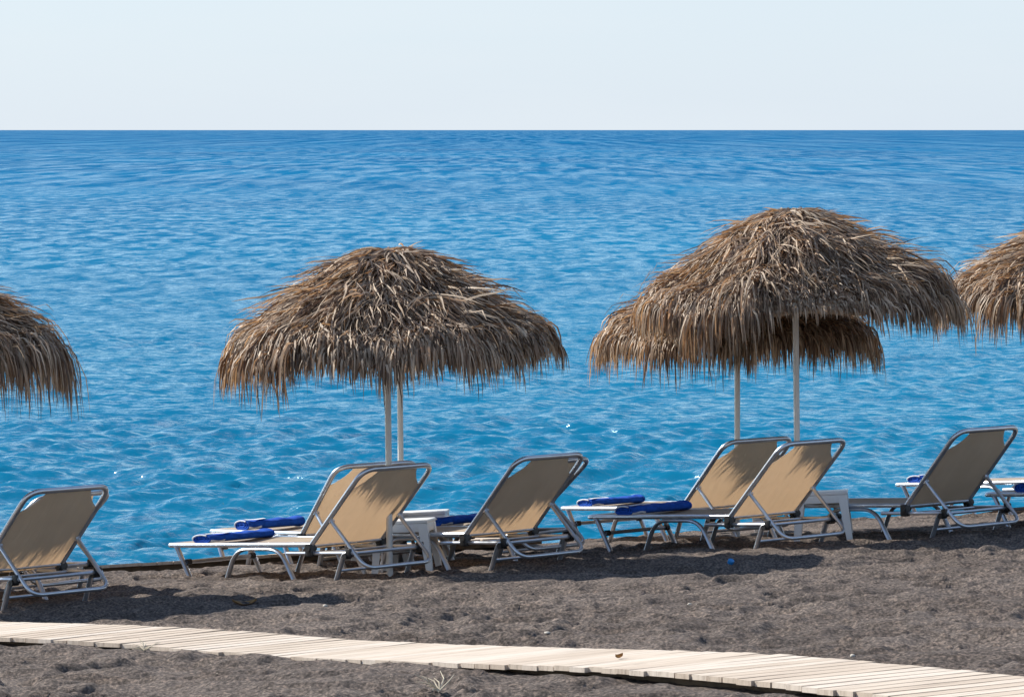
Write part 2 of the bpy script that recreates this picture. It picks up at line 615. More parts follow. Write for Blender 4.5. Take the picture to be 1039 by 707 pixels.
ys = axis(12.8, 30.6, 0.026, -500, 36)
gx, gy = np.meshgrid(xs, ys)
gz = base_z(gx, gy)
fade = np.clip((40 - np.abs(gx)) / 30, 0, 1) * np.clip((gy + 20) / 20, 0, 1)
amp = 1.0 - 0.35 * np.clip((gy - crest(np.clip(gx, -30, 30)) + 0.3) / 1.0, 0, 1)
near_bd = seg_dist(gx, gy, [ext0] + ctr + [ext1])
flat = 1 - np.clip((near_bd - 0.37) / 0.18, 0, 1)
near_b2 = seg_dist(gx, gy, line2)
flat2 = 1 - np.clip((near_b2 - 0.42) / 0.2, 0, 1)
rel = relief(gx, gy)
rel = rel * (1 - 0.75 * flat) - 0.015 * flat
rel = rel * (1 - 0.8 * flat2) - 0.02 * flat2
gz = gz + rel * fade * amp
ground = link(grid_mesh('beach_sand', gx, gy, gz), 'beach_sand', SAND, smooth=True)
ground['kind'] = 'structure'

# ------------------------------------------------------------------ sea: displaced waves, rows spaced wider with distance
rows = [27.5]
while rows[-1] < 60000:
    y = rows[-1]
    rows.append(y + min(max(y * y / (F * CAMZ) * 0.7, 0.03), y * 0.25))
rows = np.array(rows)
core = np.linspace(-0.19, 0.19, 760)
o = []
s, x = 0.001, 0.19
while x < 14:
    s *= 1.3; x += s; o.append(x)
us = np.concatenate([-np.array(o[::-1]), core, np.array(o)])
UY, YY = np.meshgrid(us, rows)
YY = YY.T.copy().T
XX = UY * YY
dY = np.gradient(rows)[:, None] * np.ones_like(XX)
dX = np.abs(np.gradient(us))[None, :] * YY
ZZ = np.zeros_like(XX)
DX = np.zeros_like(XX); DYY = np.zeros_like(XX)
r2 = np.random.default_rng(5)
gust = 0.75 + 1.1 * (vnoise(XX / 9.0, YY / 5.0, 77) + 0.5 * vnoise(XX / 3.1, YY / 1.9, 78))
gust = np.clip(gust, 0.25, 1.6)
for i in range(90):
    lam = 0.15 * (3.6 / 0.15) ** (i / 89.0)
    lam *= r2.uniform(0.85, 1.15)
    ang = math.radians(-78) + r2.normal(0, 0.62)              # travelling towards the beach
    k = 2 * math.pi / lam
    kx, ky = k * math.cos(ang), k * math.sin(ang)
    A = 0.0076 * lam ** 0.85 * (1.25 if lam < 0.7 else 1.25 * (0.7 / lam) ** 1.5) * r2.uniform(0.6, 1.3)
    if lam < 1.5:
        A = A * gust
    ph = r2.uniform(0, 6.283)
    att = np.clip((lam - 2.2 * dY * abs(math.sin(ang)) - 1.5 * dX * abs(math.cos(ang))) / (lam * 0.6), 0, 1)
    arg = kx * XX + ky * YY + ph
    c = np.cos(arg)
    ZZ += A * att * c
    sn = np.sin(arg) * A * att * 0.45
    DX -= sn * math.cos(ang); DYY -= sn * math.sin(ang)
ZZ = 0.085 * np.tanh(ZZ / 0.085)
XX = XX + DX; YY2 = YY + DYY
sea = link(grid_mesh('sea', XX, YY2, ZZ), 'sea', SEA, smooth=True)
sea['kind'] = 'structure'

# ------------------------------------------------------------------ boardwalks
def boardwalk(pts, width, pitch, lift, label, seed):
    """pts: centre line; planks lie across it, each following the sand"""
    rg = np.random.default_rng(seed)
    P = [Vector((p[0], p[1], 0)) for p in pts]
    bm = bmesh.new()
    origin = P[0].copy()
    s_tot = [0]
    for a, b in zip(P, P[1:]):
        s_tot.append(s_tot[-1] + (b - a).length)
    def along(s):
        for i in range(len(P) - 1):
            if s <= s_tot[i + 1] or i == len(P) - 2:
                t = (s - s_tot[i]) / (s_tot[i + 1] - s_tot[i])
                return P[i].lerp(P[i + 1], t), (P[i + 1] - P[i]).normalized()
    n = int(s_tot[-1] / pitch)
    for k in range(n):
        c, d = along(k * pitch)
        c2, d2 = along(min(k * pitch + 0.3, s_tot[-1])); c0, d0 = along(max(k * pitch - 0.3, 0))
        d = (c2 - c0).normalized()
        nrm = Vector((-d.y, d.x, 0))
        w = width / 2 + rg.normal(0, 0.005)
        off = rg.normal(0, 0.006)
        hb = pitch / 2 - 0.0030 - abs(rg.normal(0, 0.0012))
        th = 0.022
        wob = 0.016 * math.sin(k * 0.13 + seed) + 0.010 * math.sin(k * 0.047 + 2)
        tilt = rg.normal(0, 0.0015)
        v = []
        for top in (0, 1):
            for (a, b) in ((-1, -1), (1, -1), (1, 1), (-1, 1)):
                q = c + nrm * (a * w + off) + d * (b * hb)
                z = float(base_z(q.x, q.y)) + lift + wob + tilt * a + top * th
                v.append(bm.verts.new((q.x, q.y, z)))
        for f in ((0, 3, 2, 1), (4, 5, 6, 7), (0, 1, 5, 4), (1, 2, 6, 5), (2, 3, 7, 6), (3, 0, 4, 7)):
            bm.faces.new([v[i] for i in f])
    me = bpy.data.meshes.new('planks')
    bm.to_mesh(me); bm.free()
    root = empty('boardwalk', (P[0].x, P[0].y, float(base_z(P[0].x, P[0].y))))
    o = link(me, 'planks', WOOD, root)
    ang = math.atan2((P[-1] - P[0]).y, (P[-1] - P[0]).x)
    # texture runs along each plank: rotate the object frame, bake the inverse into the mesh
    R = Matrix.Translation(root.location) @ Matrix.Rotation(ang, 4, 'Z')
    me.transform(R.inverted())
    root.rotation_euler = (0, 0, ang)
    # two bearers under the boards
    for sgn in (-1, 1):
        bm = bmesh.new()
        pr = []
        m = int(s_tot[-1] / 0.3)
        for k in range(m + 1):
            c, d = along(min(k * 0.3, s_tot[-1] - 0.01))
            nrm = Vector((-d.y, d.x, 0))
            q = c + nrm * sgn * (width / 2 - 0.12)
            kk = k * 0.3 / pitch
            wob = 0.016 * math.sin(kk * 0.13 + seed) + 0.010 * math.sin(kk * 0.047 + 2)
            z = float(base_z(q.x, q.y)) + lift + wob
            row = []
            for (a, b) in ((-1, -0.045), (1, -0.045), (1, -0.002), (-1, -0.002)):
                qq = q + nrm * a * 0.02
                row.append(bm.verts.new((qq.x, qq.y, z + b)))
            pr.append(row)
        for a, b in zip(pr, pr[1:]):
            for i in range(4):
                bm.faces.new((a[i], a[(i + 1) % 4], b[(i + 1) % 4], b[i]))
        bmesh.ops.recalc_face_normals(bm, faces=bm.faces)
        mb = bpy.data.meshes.new('bearer'); bm.to_mesh(mb); bm.free()
        mb.transform(R.inverted())
        link(mb, 'bearer', RIBW, root)
    tag(root, label, 'boardwalk')
    return root

def mid(pxa, pya, pxb, pyb):
    a = on_ground(pxa, pya); b = on_ground(pxb, pyb)
    return (a + b) / 2

boardwalk([(ext0.x, ext0.y)] + [(p.x, p.y) for p in ctr] + [(ext1.x, ext1.y)], 0.78, 0.12, 0.002,
          'long pale bleached plank boardwalk crossing the dark sand in the foreground', 3)
# boardwalk on the crest of the beach, behind the beds
boardwalk([(p.x, p.y) for p in line2], 0.9, 0.12, 0.040,
          'thin boardwalk seen edge on along the waterline behind the left sun loungers', 8)

# ------------------------------------------------------------------ thatched umbrellas
PR = np.array([0.0, 0.16, 0.30, 0.45, 0.62, 0.80, 0.96, 1.05])
PZ = np.array([0.0, -0.025, -0.090, -0.195, -0.310, -0.425, -0.510, -0.58])

def thatch_mesh(seed, scale=1.0, gap=None, comb=0.0, n1=15500, n2=6000, fr=1.0):
    g = np.random.default_rng(seed)
    RIM = 1.0
    def surf(r, a):
        z = np.interp(r, PR, PZ)
        b = 0.13 * vnoise(np.cos(a) * r * 3 + 9, np.sin(a) * r * 3 + 9, seed) + 0.03 * np.sin(r * 19 + seed)* np.clip(r*2,0,1)*0.5
        return z + b * np.clip(r * 3, 0, 1)
    # start points: roof strips then fringe strips
    r = np.concatenate([g.uniform(0.0, 1.0, n1) ** 0.62 * 0.98, g.uniform(0.80, 1.03, n2)])
    a = g.uniform(0, 2 * np.pi, n1 + n2)
    L = np.concatenate([g.uniform(0.20, 0.42, n1), g.uniform(0.12, 0.37, n2) * fr])
    L *= (1 + 0.45 * vnoise(a * 3.0, r * 0 + 3, seed + 4)) * (1 + 0.6 * vnoise(a * 17.0, r * 3, seed + 6))
    # clumps: palm leaves lie in bundles
    clump = vnoise(r * np.cos(a) * 7 + 50, r * np.sin(a) * 7 + 50, seed + 1)
    L = L * np.clip(0.55 + r, 0.5, 1.0) * np.where(r > 0.72, 0.86, 1.0)
    if gap is not None:
        dg = np.abs((a - gap + np.pi) % (2 * np.pi) - np.pi)
        L = np.where((dg < 0.34) & (r > 0.62), L * np.where(r > 0.8, 0.42, 0.55), L)
    N_ = len(r)
    swirl = comb + 2.6 * clump * np.clip(1.25 - r, 0.25, 1) + g.normal(0, 0.50, N_) + g.normal(0, 1.0, N_) * np.clip(0.5 - r * 1.6, 0, 1)
    dirx = np.cos(a + swirl); diry = np.sin(a + swirl)
    slope = -0.5
    D = np.stack([dirx, diry, np.full(N_, slope)], 1)
    D /= np.linalg.norm(D, axis=1)[:, None]
    lift = np.abs(g.normal(0.008, 0.014, N_))
    stick = np.where(g.random(N_) < 0.20, g.uniform(0.15, 0.6, N_), g.uniform(0, 0.12, N_))
    P = np.stack([r * np.cos(a), r * np.sin(a), surf(r, a) + lift - 0.01], 1)
    D[:, 2] += stick
    D /= np.linalg.norm(D, axis=1)[:, None]
    seg = 5
    pts = [P.copy()]
    inner = np.zeros(N_)
    for s_ in range(seg):
        P = P + D * (L / seg)[:, None]
        rr = np.hypot(P[:, 0], P[:, 1])
        aa = np.arctan2(P[:, 1], P[:, 0])
        sz = surf(np.minimum(rr, 1.05), aa) + lift
        on = (rr < RIM) & (P[:, 2] < sz)
        P[on, 2] = sz[on]
        grav = np.where(rr > RIM - 0.05, 0.75, 0.10) * (1 + 0.3 * g.random(N_))
        D[:, 2] -= grav
        D[:, :2] *= np.where(rr > RIM, 0.76, 1.0)[:, None]
        D += g.normal(0, 0.10, D.shape)
        D /= np.linalg.norm(D, axis=1)[:, None]
        pts.append(P.copy())
    pts = np.stack(pts, 1)                                # (N, seg+1, 3)
    T = np.gradient(pts, axis=1)
    T /= np.linalg.norm(T, axis=2)[:, :, None] + 1e-9
    nrm = np.stack([np.cos(a) * 0.5, np.sin(a) * 0.5, np.full(N_, 0.85)], 1)
    nrm += g.normal(0, 0.55, nrm.shape)
    Wd = np.cross(T, nrm[:, None, :])
    Wd /= np.linalg.norm(Wd, axis=2)[:, :, None] + 1e-9
    w = g.uniform(0.0024, 0.0080, N_)[:, None, None] * np.array([0.8, 1.0, 1.0, 0.85, 0.6, 0.12])[None, :, None]
    A_ = pts + Wd * w; B_ = pts - Wd * w
    V = np.stack([A_, B_], 2).reshape(-1, 3)
    base = np.arange(N_)[:, None] * (2 * (seg + 1)) + 2 * np.arange(seg)[None, :]
    Fc = np.stack([base, base + 1, base + 3, base + 2], -1).reshape(-1, 4)
    # dense matting below the loose strips
    rr = np.linspace(0.0, 1.0, 16); aa = np.linspace(0, 2 * np.pi, 49)
    RR, AA = np.meshgrid(rr, aa, indexing='ij')
    Zt = surf(RR, AA) - 0.025
    V2 = np.concatenate([np.stack([RR * np.cos(AA), RR * np.sin(AA), Zt], -1).reshape(-1, 3),
                         np.stack([RR * np.cos(AA) * 0.98, RR * np.sin(AA) * 0.98, Zt - 0.035], -1).reshape(-1, 3)])
    i = np.arange(15)[:, None] * 49 + np.arange(48)[None, :]
    f2 = np.stack([i, i + 1, i + 50, i + 49], -1).reshape(-1, 4)
    off = 16 * 49
    j = 15 * 49 + np.arange(48)
    f3 = np.stack([j, j + 1, j + 1 + off, j + off], -1)
    F2 = np.concatenate([f2, f2[:, ::-1] + off, f3]) + len(V)
    V = np.concatenate([V, V2]) * np.array([scale, scale, scale])
    return mesh_np('thatch', V, np.concatenate([Fc, F2]))

def umbrella(px, Y, h, R, seed, label, gap=None, lean=(0, 0), comb=0.0, rot=0.0, tilt=0.0, fr=1.0):
    p = at_col(px, Y)
    root = empty('thatched_umbrella', p, (lean[1], lean[0], rot))
    tag(root, label, 'beach umbrella', 'thatched umbrellas along the beach')
    sc = R / 1.08
    th = link(thatch_mesh(seed, sc, None if gap is None else gap - rot, comb, fr=fr), 'thatch', THATCH, root)
    th.location = (0, 0, h)
    th.rotation_euler = (Matrix.Rotation(-rot, 3, 'Z') @ Matrix.Rotation(math.radians(-tilt), 3, 'Y') @ Matrix.Rotation(rot, 3, 'Z')).to_euler()
    def pole(bm):
        tube(bm, [(0, 0, -0.25), (0, 0, h - 0.10)], 0.0215, 14)
    po = make('pole', pole, POLE, root)
    def hub(bm):
        box(bm, (0, 0, h - 0.56 * sc), (0.24, 0.05, 0.022), 0.004)
    make('hub_bar', hub, POLE, root)
    def hub2(bm):
        box(bm, (0, 0, h - 0.535 * sc), (0.05, 0.24, 0.022), 0.004)
    make('hub_bar', hub2, POLE, root)
    for k in range(8):
        a = k * math.pi / 4 + 0.2
        def rib(bm, a=a):
            pts = [(math.cos(a) * q * sc, math.sin(a) * q * sc, h + sc * (float(np.interp(q, PR, PZ)) - 0.085)) for q in (0.02, 0.3, 0.62, 0.95)]
            tube(bm, pts, 0.011, 6)
        make('rib', rib, RIBW, root)
        def strut(bm, a=a):
            q = 0.62
            tube(bm, [(math.cos(a) * 0.04, math.sin(a) * 0.04, h - 0.52 * sc),
                      (math.cos(a) * q * sc, math.sin(a) * q * sc, h + sc * (float(np.interp(q, PR, PZ)) - 0.085))], 0.008, 6)
        make('strut', strut, RIBW, root)
    def ring(bm):
        tube(bm, [(math.cos(t) * 0.93 * sc, math.sin(t) * 0.93 * sc, h + sc * (float(np.interp(0.93, PR, PZ)) - 0.09)) for t in np.linspace(0, 2 * math.pi, 33)[:-1]], 0.011, 6, closed=True)
    make('rim_ring', ring, RIBW, root)
    return root

R_ = math.radians
umbrella(-108, 24.1, 2.20, 1.06, 21, 'straw umbrella cut off by the left edge of the photo, over the leftmost lounger', fr=1.4)
umbrella(395, 25.5, 2.13, 1.145, 22, 'front straw umbrella of the pair left of centre, its pole behind two raised loungers', lean=(R_(-0.6), 0), rot=R_(20), tilt=2.4, fr=0.75)
umbrella(407, 27.9, 2.10, 0.98, 23, 'straw umbrella almost hidden behind the front one left of centre, its pole just right', lean=(R_(-0.5), 0))
umbrella(811, 27.1, 2.31, 1.14, 24, 'tallest straw umbrella right of centre, fringe parted in front of its pole', gap=R_(-88), lean=(R_(-1.2), 0), comb=0.35, rot=R_(40), tilt=2.0)
umbrella(749, 28.5, 2.02, 1.02, 25, 'lower straw umbrella half hidden behind the tall one right of centre', lean=(R_(-0.6), 0), rot=R_(70), fr=1.3)
umbrella(1103, 28.4, 2.20, 1.07, 26, 'straw umbrella cut off by the right edge of the photo', comb=-0.35, rot=R_(130), fr=1.25)

# ------------------------------------------------------------------ sun loungers
LW = 0.655
def lounger_parts(root, ang, seed):
    """local x: foot to head, y: near side to far side, z up"""
    PIV = 1.34; ZR = 0.27; ZH = 0.215
    BL = 0.74
    ca, sa = math.cos(ang), math.sin(ang)
    def bk(s, y, n=0.0):
        return (PIV + ca * s + sa * n, y, ZR - 0.02 + sa * s - ca * n)
    # seat frame: two side rails and the foot bar in one bent tube
    def frame(bm):
        tube(bm, fillet([(PIV + 0.02, 0, ZR), (-0.05, 0, ZR), (-0.05, LW, ZR), (PIV + 0.02, LW, ZR)], 0.05), 0.0185, 10, 0.9)
        tube(bm, [(PIV - 0.06, 0.018, ZR - 0.005), (PIV - 0.06, LW - 0.018, ZR - 0.005)], 0.010, 8)
    fr = make('seat_frame', frame, ALU, root)
    def hrail(bm):
        for y in (0.004, LW - 0.004):
            tube(bm, [(1.12, y, ZH), (1.74, y, ZH)], 0.0135, 8)
        tube(bm, [(1.70, 0, ZH - 0.005), (1.70, LW, ZH - 0.005)], 0.0125, 8)
        tube(bm, [(1.42, 0, ZH), (1.42, LW, ZH)], 0.009, 8)
    make('head_frame', hrail, ALU, root)
    # legs
    for y in (0.0, LW):
        def fl(bm, y=y):
            tube(bm, fillet([(0.02, y, ZR + 0.002), (0.045, y, ZR - 0.02), (0.22, y, -0.07)], 0.02), 0.0205, 10, 0.62)
        make('leg', fl, ALU, root)
        def hoop(bm, y=y):
            tube(bm, fillet([(0.47, y, -0.07), (0.63, y, ZR - 0.028), (1.06, y, ZR - 0.028), (1.24, y, -0.07)], 0.11, 6), 0.0200, 10, 0.62)
        make('leg_hoop', hoop, ALU, root)
        def hl(bm, y=y):
            tube(bm, fillet([(1.70, y, ZH + 0.005), (1.66, y, ZH - 0.01), (1.53, y, -0.07)], 0.02), 0.0205, 10, 0.62)
        make('leg', hl, ALU, root)
    def cross(bm):
        tube(bm, [(0.115, 0.012, 0.155), (0.115, LW - 0.012, 0.155)], 0.013, 8)
    cr = make('crossbar', cross, ALU, root)
    for y in (0.03, LW - 0.03):
        make('knob', lambda bm, y=y: tube(bm, [(0.115, y - 0.018, 0.155), (0.115, y + 0.018, 0.155)], 0.021, 10), BLACKP, cr)
    make('crossbar', lambda bm: tube(bm, [(1.612, 0.012, 0.10), (1.612, LW - 0.012, 0.10)], 0.011, 8), ALU, root)
    # hinge blocks
    for y in (0, LW):
        def hinge(bm, y=y):
            sgn = -1 if y == 0 else 1
            box(bm, (PIV + 0.01, y + sgn * 0.004, 0.235), (0.062, 0.046, 0.085), 0.012)
            tube(bm, [(PIV + 0.015, y - 0.034, 0.25), (PIV + 0.015, y + 0.034, 0.25)], 0.024, 10)
        make('hinge', hinge, BLACKP, root)
        def clamp(bm, y=y):
            box(bm, (1.715, y, ZH + 0.002), (0.045, 0.040, 0.055), 0.010)
            tube(bm, [(1.69, y - 0.028, ZH - 0.02), (1.69, y + 0.028, ZH - 0.02)], 0.020, 10)
        make('end_clamp', clamp, BLACKP, root)
    # sling of the seat, sagging a little
    g = np.random.default_rng(seed)
    nx, ny = 26, 12
    X, Y = np.meshgrid(np.linspace(-0.03, PIV - 0.03, nx), np.linspace(0.012, LW - 0.012, ny), indexing='ij')
    sag = np.sin(np.pi * Y / LW) * np.sin(np.pi * X / PIV)
    Z = ZR + 0.013 - 0.025 * sag + 0.004 * vnoise(X * 8, Y * 8, seed)
    top = np.stack([X, Y, Z], -1); bot = top - np.array([0, 0, 0.003])
    link(shell(top, bot), 'seat_sling', SLING, root, True)
    # backrest
    rad = 0.105
    def bframe(bm):
        tube(bm, fillet([bk(-0.01, 0), bk(BL, 0), bk(BL, LW), bk(-0.01, LW)], rad, 8), 0.0190, 10, 0.9)
        tube(bm, [bk(0.03, 0.02, 0.012), bk(0.03, LW - 0.02, 0.012)], 0.009, 8)
    bf = make('backrest_frame', bframe, ALU, root)
    nx, ny = 26, 42
    X = np.zeros((nx, ny)); Y = np.zeros((nx, ny)); Zz = np.zeros((nx, ny))
    ylist = np.linspace(0.012, LW - 0.012, ny)
    for j, y in enumerate(ylist):
        e = min(y, LW - y)
        cut = 0.20 * max(0.0, 1 - e / 0.15) ** 0.62
        smax = BL - max(cut, 0.012)
        for i in range(nx):
            s = 0.0 + (smax) * i / (nx - 1)
            sg = math.sin(math.pi * y / LW) * math.sin(math.pi * min(1, (s + 0.1) / (BL + 0.1)))
            wr = 0.006 * float(vnoise(s * 5 + y * 9, y * 26, seed)) 
            q = bk(s, y, 0.022 * sg + wr)
            X[i, j], Y[i, j], Zz[i, j] = q
    top = np.stack([X, Y, Zz], -1)
    bot = top + np.array([sa * 0.003, 0, -ca * 0.003])
    link(shell(top, bot), 'backrest_sling', SLING, root, True)
    # support hoop hanging from the backrest
    a0 = Vector(bk(0.27, 0.012, 0.012)); a1 = Vector(bk(0.27, LW - 0.012, 0.012))
    zb = 0.115 if ang > 0.5 else 0.02
    xb = a0.x + 0.30
    def sup(bm):
        tube(bm, fillet([a0, (xb, 0.012, zb), (xb, LW - 0.012, zb), a1], 0.09, 6), 0.0135, 10)
    su = make('support_hoop', sup, ALU, root)
    for q in (a0, a1):
        make('pivot', lambda bm, q=q: tube(bm, [q + Vector((0, -0.02, 0)), q + Vector((0, 0.02, 0))], 0.014, 8), ALU, su)

def shell(top, bot):
    n, m = top.shape[:2]
    V = np.concatenate([top.reshape(-1, 3), bot.reshape(-1, 3)])
    i = np.arange(n - 1)[:, None] * m + np.arange(m - 1)[None, :]
    f = np.stack([i, i + 1, i + m + 1, i + m], -1).reshape(-1, 4)
    off = n * m
    fs = [f[:, ::-1], f + off]
    e = np.arange(m - 1)
    fs.append(np.stack([e, e + 1, e + 1 + off, e + off], -1))
    e2 = (n - 1) * m + e
    fs.append(np.stack([e2 + 1, e2, e2 + off, e2 + 1 + off], -1))
    k = np.arange(n - 1) * m
    fs.append(np.stack([k + m, k, k + off, k + m + off], -1))
    k2 = k + m - 1
    fs.append(np.stack([k2, k2 + m, k2 + m + off, k2 + off], -1))
    return mesh_np('sling', V, np.concatenate(fs))

def slope_rot(p, heading):
    """frame lying on the beach, local x along heading"""
    e = 0.9
    dx = float(base_z(p.x + e, p.y) - base_z(p.x - e, p.y)) / (2 * e)
    dy = float(base_z(p.x, p.y + e) - base_z(p.x, p.y - e)) / (2 * e)
    dy = max(dy, -0.07)
    n = Vector((-dx, -dy, 1)).normalized()
    u = Vector((math.cos(heading), math.sin(heading), 0))
    u = (u - n * u.dot(n)).normalized()
    v = n.cross(u)
    return Matrix((u, v, n)).transposed()

def lounger(px, py, theta, label, ang=43, anchor=1.54, seed=1, p=None):
    """px, py: where the near head-end leg stands; theta: degrees between the bed's width and the picture plane"""
    if p is None:
        p = on_ground(px, py)
    h = math.radians(theta - 90)
    Rm = slope_rot(p, h)
    org = p - Rm @ Vector((anchor, 0, 0.040))
    root = empty('sun_lounger', org)
    root.rotation_euler = Rm.to_euler()
    tag(root, label, 'sun lounger', 'sun loungers set out along the beach')
    lounger_parts(root, math.radians(ang), seed)
    return root, org, Rm

B = {}
B['b1'] = lounger(0, 616, 46, 'leftmost sun lounger, its tan backrest raised at the left edge of the photo', seed=1)
B['b1b'] = lounger(1, 606, 50, 'sun lounger mostly hidden behind the leftmost one, only its head frame showing', 36, seed=2)
B['b2'] = lounger(337, 588, 47, 'front sun lounger of the left hand pair, a blue towel across its foot', seed=3)
B['b2b'] = lounger(321, 575, 32, 'back sun lounger of the left hand pair, its backrest overlapped by the nearer one', 41, seed=4)
B['b3'] = lounger(494, 577, 46, 'sun lounger alone right of the white side table, just left of the photo centre', 44, seed=5)
B['b3b'] = lounger(500, 569, 50, 'sun lounger hidden behind the central one, its blue towel beside the back table', 38, seed=6)
B['b4'] = lounger(762, 558, 43, 'front sun lounger of the right hand pair, blue towel laid across its foot', seed=7)
B['b4b'] = lounger(709, 548, 38, 'back sun lounger of the right hand pair, nearer the water, blue towel across it', 42, seed=8)
B['b6'] = lounger(941, 546, 42, 'sun lounger with raised backrest right of the table by the tall umbrella', 45, seed=9)
B['b7'] = lounger(0, 0, 40, 'sun lounger nearest the water at right, mostly behind its neighbour', 42, seed=10, p=at_col(1062, 29.5))
B['b8'] = lounger(1029, 534, 42, 'sun lounger cut off by the right edge of the photo, only its foot end showing', 42, anchor=0.215, seed=11)

# ------------------------------------------------------------------ folded towels across the foot of the beds
def towel(bed, x, label, length=0.60, y0=0.02, rx=0.085, rz=0.034, yaw=0.0, seed=1):
    rz *= 0.80
    _, org, Rm = B[bed]
    root = empty('folded_towel', org + Rm @ Vector((x, y0, 0.283)))
    root.rotation_euler = (Rm @ Matrix.Rotation(yaw, 3, 'Z')).to_euler()
    tag(root, label, 'towel', 'blue towels folded on the loungers')
    g = np.random.default_rng(seed)
    n, m = 22, 28
    V = []
    for i in range(n):
        y = length * i / (n - 1)
        lump = 1 + 0.12 * math.sin(i * 0.9 + seed) + 0.05 * g.normal()
        for k in range(m):
            t = 2 * math.pi * k / m
            cx = math.copysign(abs(math.cos(t)) ** 0.75, math.cos(t)) * rx * (1 + 0.05 * math.sin(i * 0.6 + seed))
            cz = math.copysign(abs(math.sin(t)) ** 0.75, math.sin(t)) * rz * (lump if math.sin(t) > 0 else 1)
            V.append((cx, y, rz + cz))
    Fs = []
    for i in range(n - 1):
        for k in range(m):
            Fs.append((i * m + k, i * m + (k + 1) % m, (i + 1) * m + (k + 1) % m, (i + 1) * m + k))
    me = mesh_np('cloth', V, Fs)
    link(me, 'cloth', TOWEL, root, True)
    # the folded layers seen at both ends: a flat spiral
    def roll(bm, y, d):
        for j, q in enumerate((1.0, 0.70, 0.38)):
            ring = []
            for k in range(m + 1):
                t = 2 * math.pi * k / m
                ring.append((math.cos(t) * rx * q, y, rz + math.sin(t) * rz * q))
            tube(bm, ring[:-1], 0.0085, 6, closed=True)
        box(bm, (0, y - d * 0.008, rz), (rx * 1.7, 0.012, rz * 1.5), 0.004)
    make('folded_end', lambda bm: roll(bm, 0.006, -1), TOWEL, root)
    make('folded_end', lambda bm: roll(bm, length - 0.006, 1), TOWEL, root)
    def band(t0, t1, ya, yb):
        def fn(bm):
            rows_ = []
            for i in range(13):
                y = ya + (yb - ya) * i / 12
                row = []
                for j in range(4):
                    t = t0 + (t1 - t0) * j / 3 + 0.10 * math.sin(i * 0.5 + seed)
                    cx = math.copysign(abs(math.cos(t)) ** 0.75, math.cos(t)) * (rx * 1.06 + 0.004)
                    cz = math.copysign(abs(math.sin(t)) ** 0.75, math.sin(t)) * (rz * 1.15 + 0.004)
                    row.append(bm.verts.new((cx, y, rz + cz)))
                rows_.append(row)
            for p_, q_ in zip(rows_, rows_[1:]):
                for j in range(3):
                    bm.faces.new((p_[j], p_[j + 1], q_[j + 1], q_[j]))
        return fn
    make('stripe', band(math.radians(58), math.radians(80), 0.0, length * 0.36), STRIPE, root)
    make('stripe', band(math.radians(-32), math.radians(-12), 0.0, length * 0.22), STRIPE, root)
    def hem(bm):
        tube(bm, [(math.cos(2 * math.pi * k / m) * rx * 1.0, -0.004, rz + math.sin(2 * math.pi * k / m) * rz * 1.0) for k in range(4, 16)], 0.006, 6)
    make('hem', hem, STRIPE, root)

towel('b2', 0.27, 'blue towel with white stripes across the foot of the left pair\'s front lounger', seed=1)
towel('b2b', 0.42, 'puffy blue towel lying on the lounger behind, near the left pair\'s front towel', rz=0.042, length=0.5, yaw=0.12, seed=2)
towel('b3b', 0.98, 'rounded blue towel behind the white side tables left of centre', rz=0.036, length=0.56, seed=3)
towel('b4', 0.30, 'long deep blue towel across the front lounger of the right hand pair', rz=0.038, seed=4)
towel('b4b', 0.22, 'flat blue towel with a raised far end on the right hand pair\'s back lounger', length=0.52, rz=0.033, seed=5)
towel('b7', 0.16, 'small blue towel peeking out left of the rightmost raised backrest', length=0.5, seed=6)
towel('b8', 0.30, 'blue towel cut off by the right edge of the photo', length=0.55, rz=0.045, seed=7)

# ------------------------------------------------------------------ white side tables
def side_table(p, theta, label, w=0.37, h=0.335):
    hd = math.radians(theta)
    Rm = slope_rot(p, hd)
    root = empty('side_table', p)
    root.rotation_euler = Rm.to_euler()
    tag(root, label, 'side table', 'white plastic side tables between the loungers')
    def top(bm):
        box(bm, (0, 0, h - 0.012), (w, w, 0.024), 0.009)
    tp = make('table_top', top, WHITEP, root)
    def apron(bm):
        q = w / 2 - 0.012
        box(bm, (0, -q, h - 0.052), (w - 0.06, 0.012, 0.056), 0.003)
        box(bm, (0, q, h - 0.052), (w - 0.06, 0.012, 0.056), 0.003)
        box(bm, (-q, 0, h - 0.052), (0.012, w - 0.06, 0.056), 0.003)
        box(bm, (q, 0, h - 0.052), (0.012, w - 0.06, 0.056), 0.003)
    make('apron', apron, WHITEP, root)
    for sx in (-1, 1):
        for sy in (-1, 1):
            def leg(bm, sx=sx, sy=sy):
                # angle-section leg tapering down and splaying out
                cx = sx * (w / 2 - 0.004); cy = sy * (w / 2 - 0.004)
                lv = []
                for (z, f, spl) in ((h - 0.026, 1.0, 0.0), (-0.04, 0.62, 0.030)):
                    wd = 0.066 * f; t = 0.011
                    X0 = cx + sx * spl; Y0 = cy + sy * spl
                    lv.append([(X0, Y0, z), (X0 - sx * wd, Y0, z), (X0 - sx * wd, Y0 - sy * t, z),
                               (X0 - sx * t, Y0 - sy * t, z), (X0 - sx * t, Y0 - sy * wd, z), (X0, Y0 - sy * wd, z)])
                a = [bm.verts.new(q) for q in lv[0]]; b = [bm.verts.new(q) for q in lv[1]]
                for i in range(6):
                    bm.faces.new((a[i], a[(i + 1) % 6], b[(i + 1) % 6], b[i]))
                bm.faces.new(a); bm.faces.new(b[::-1])
            make('leg', leg, WHITEP, root, smooth=False)
    return root

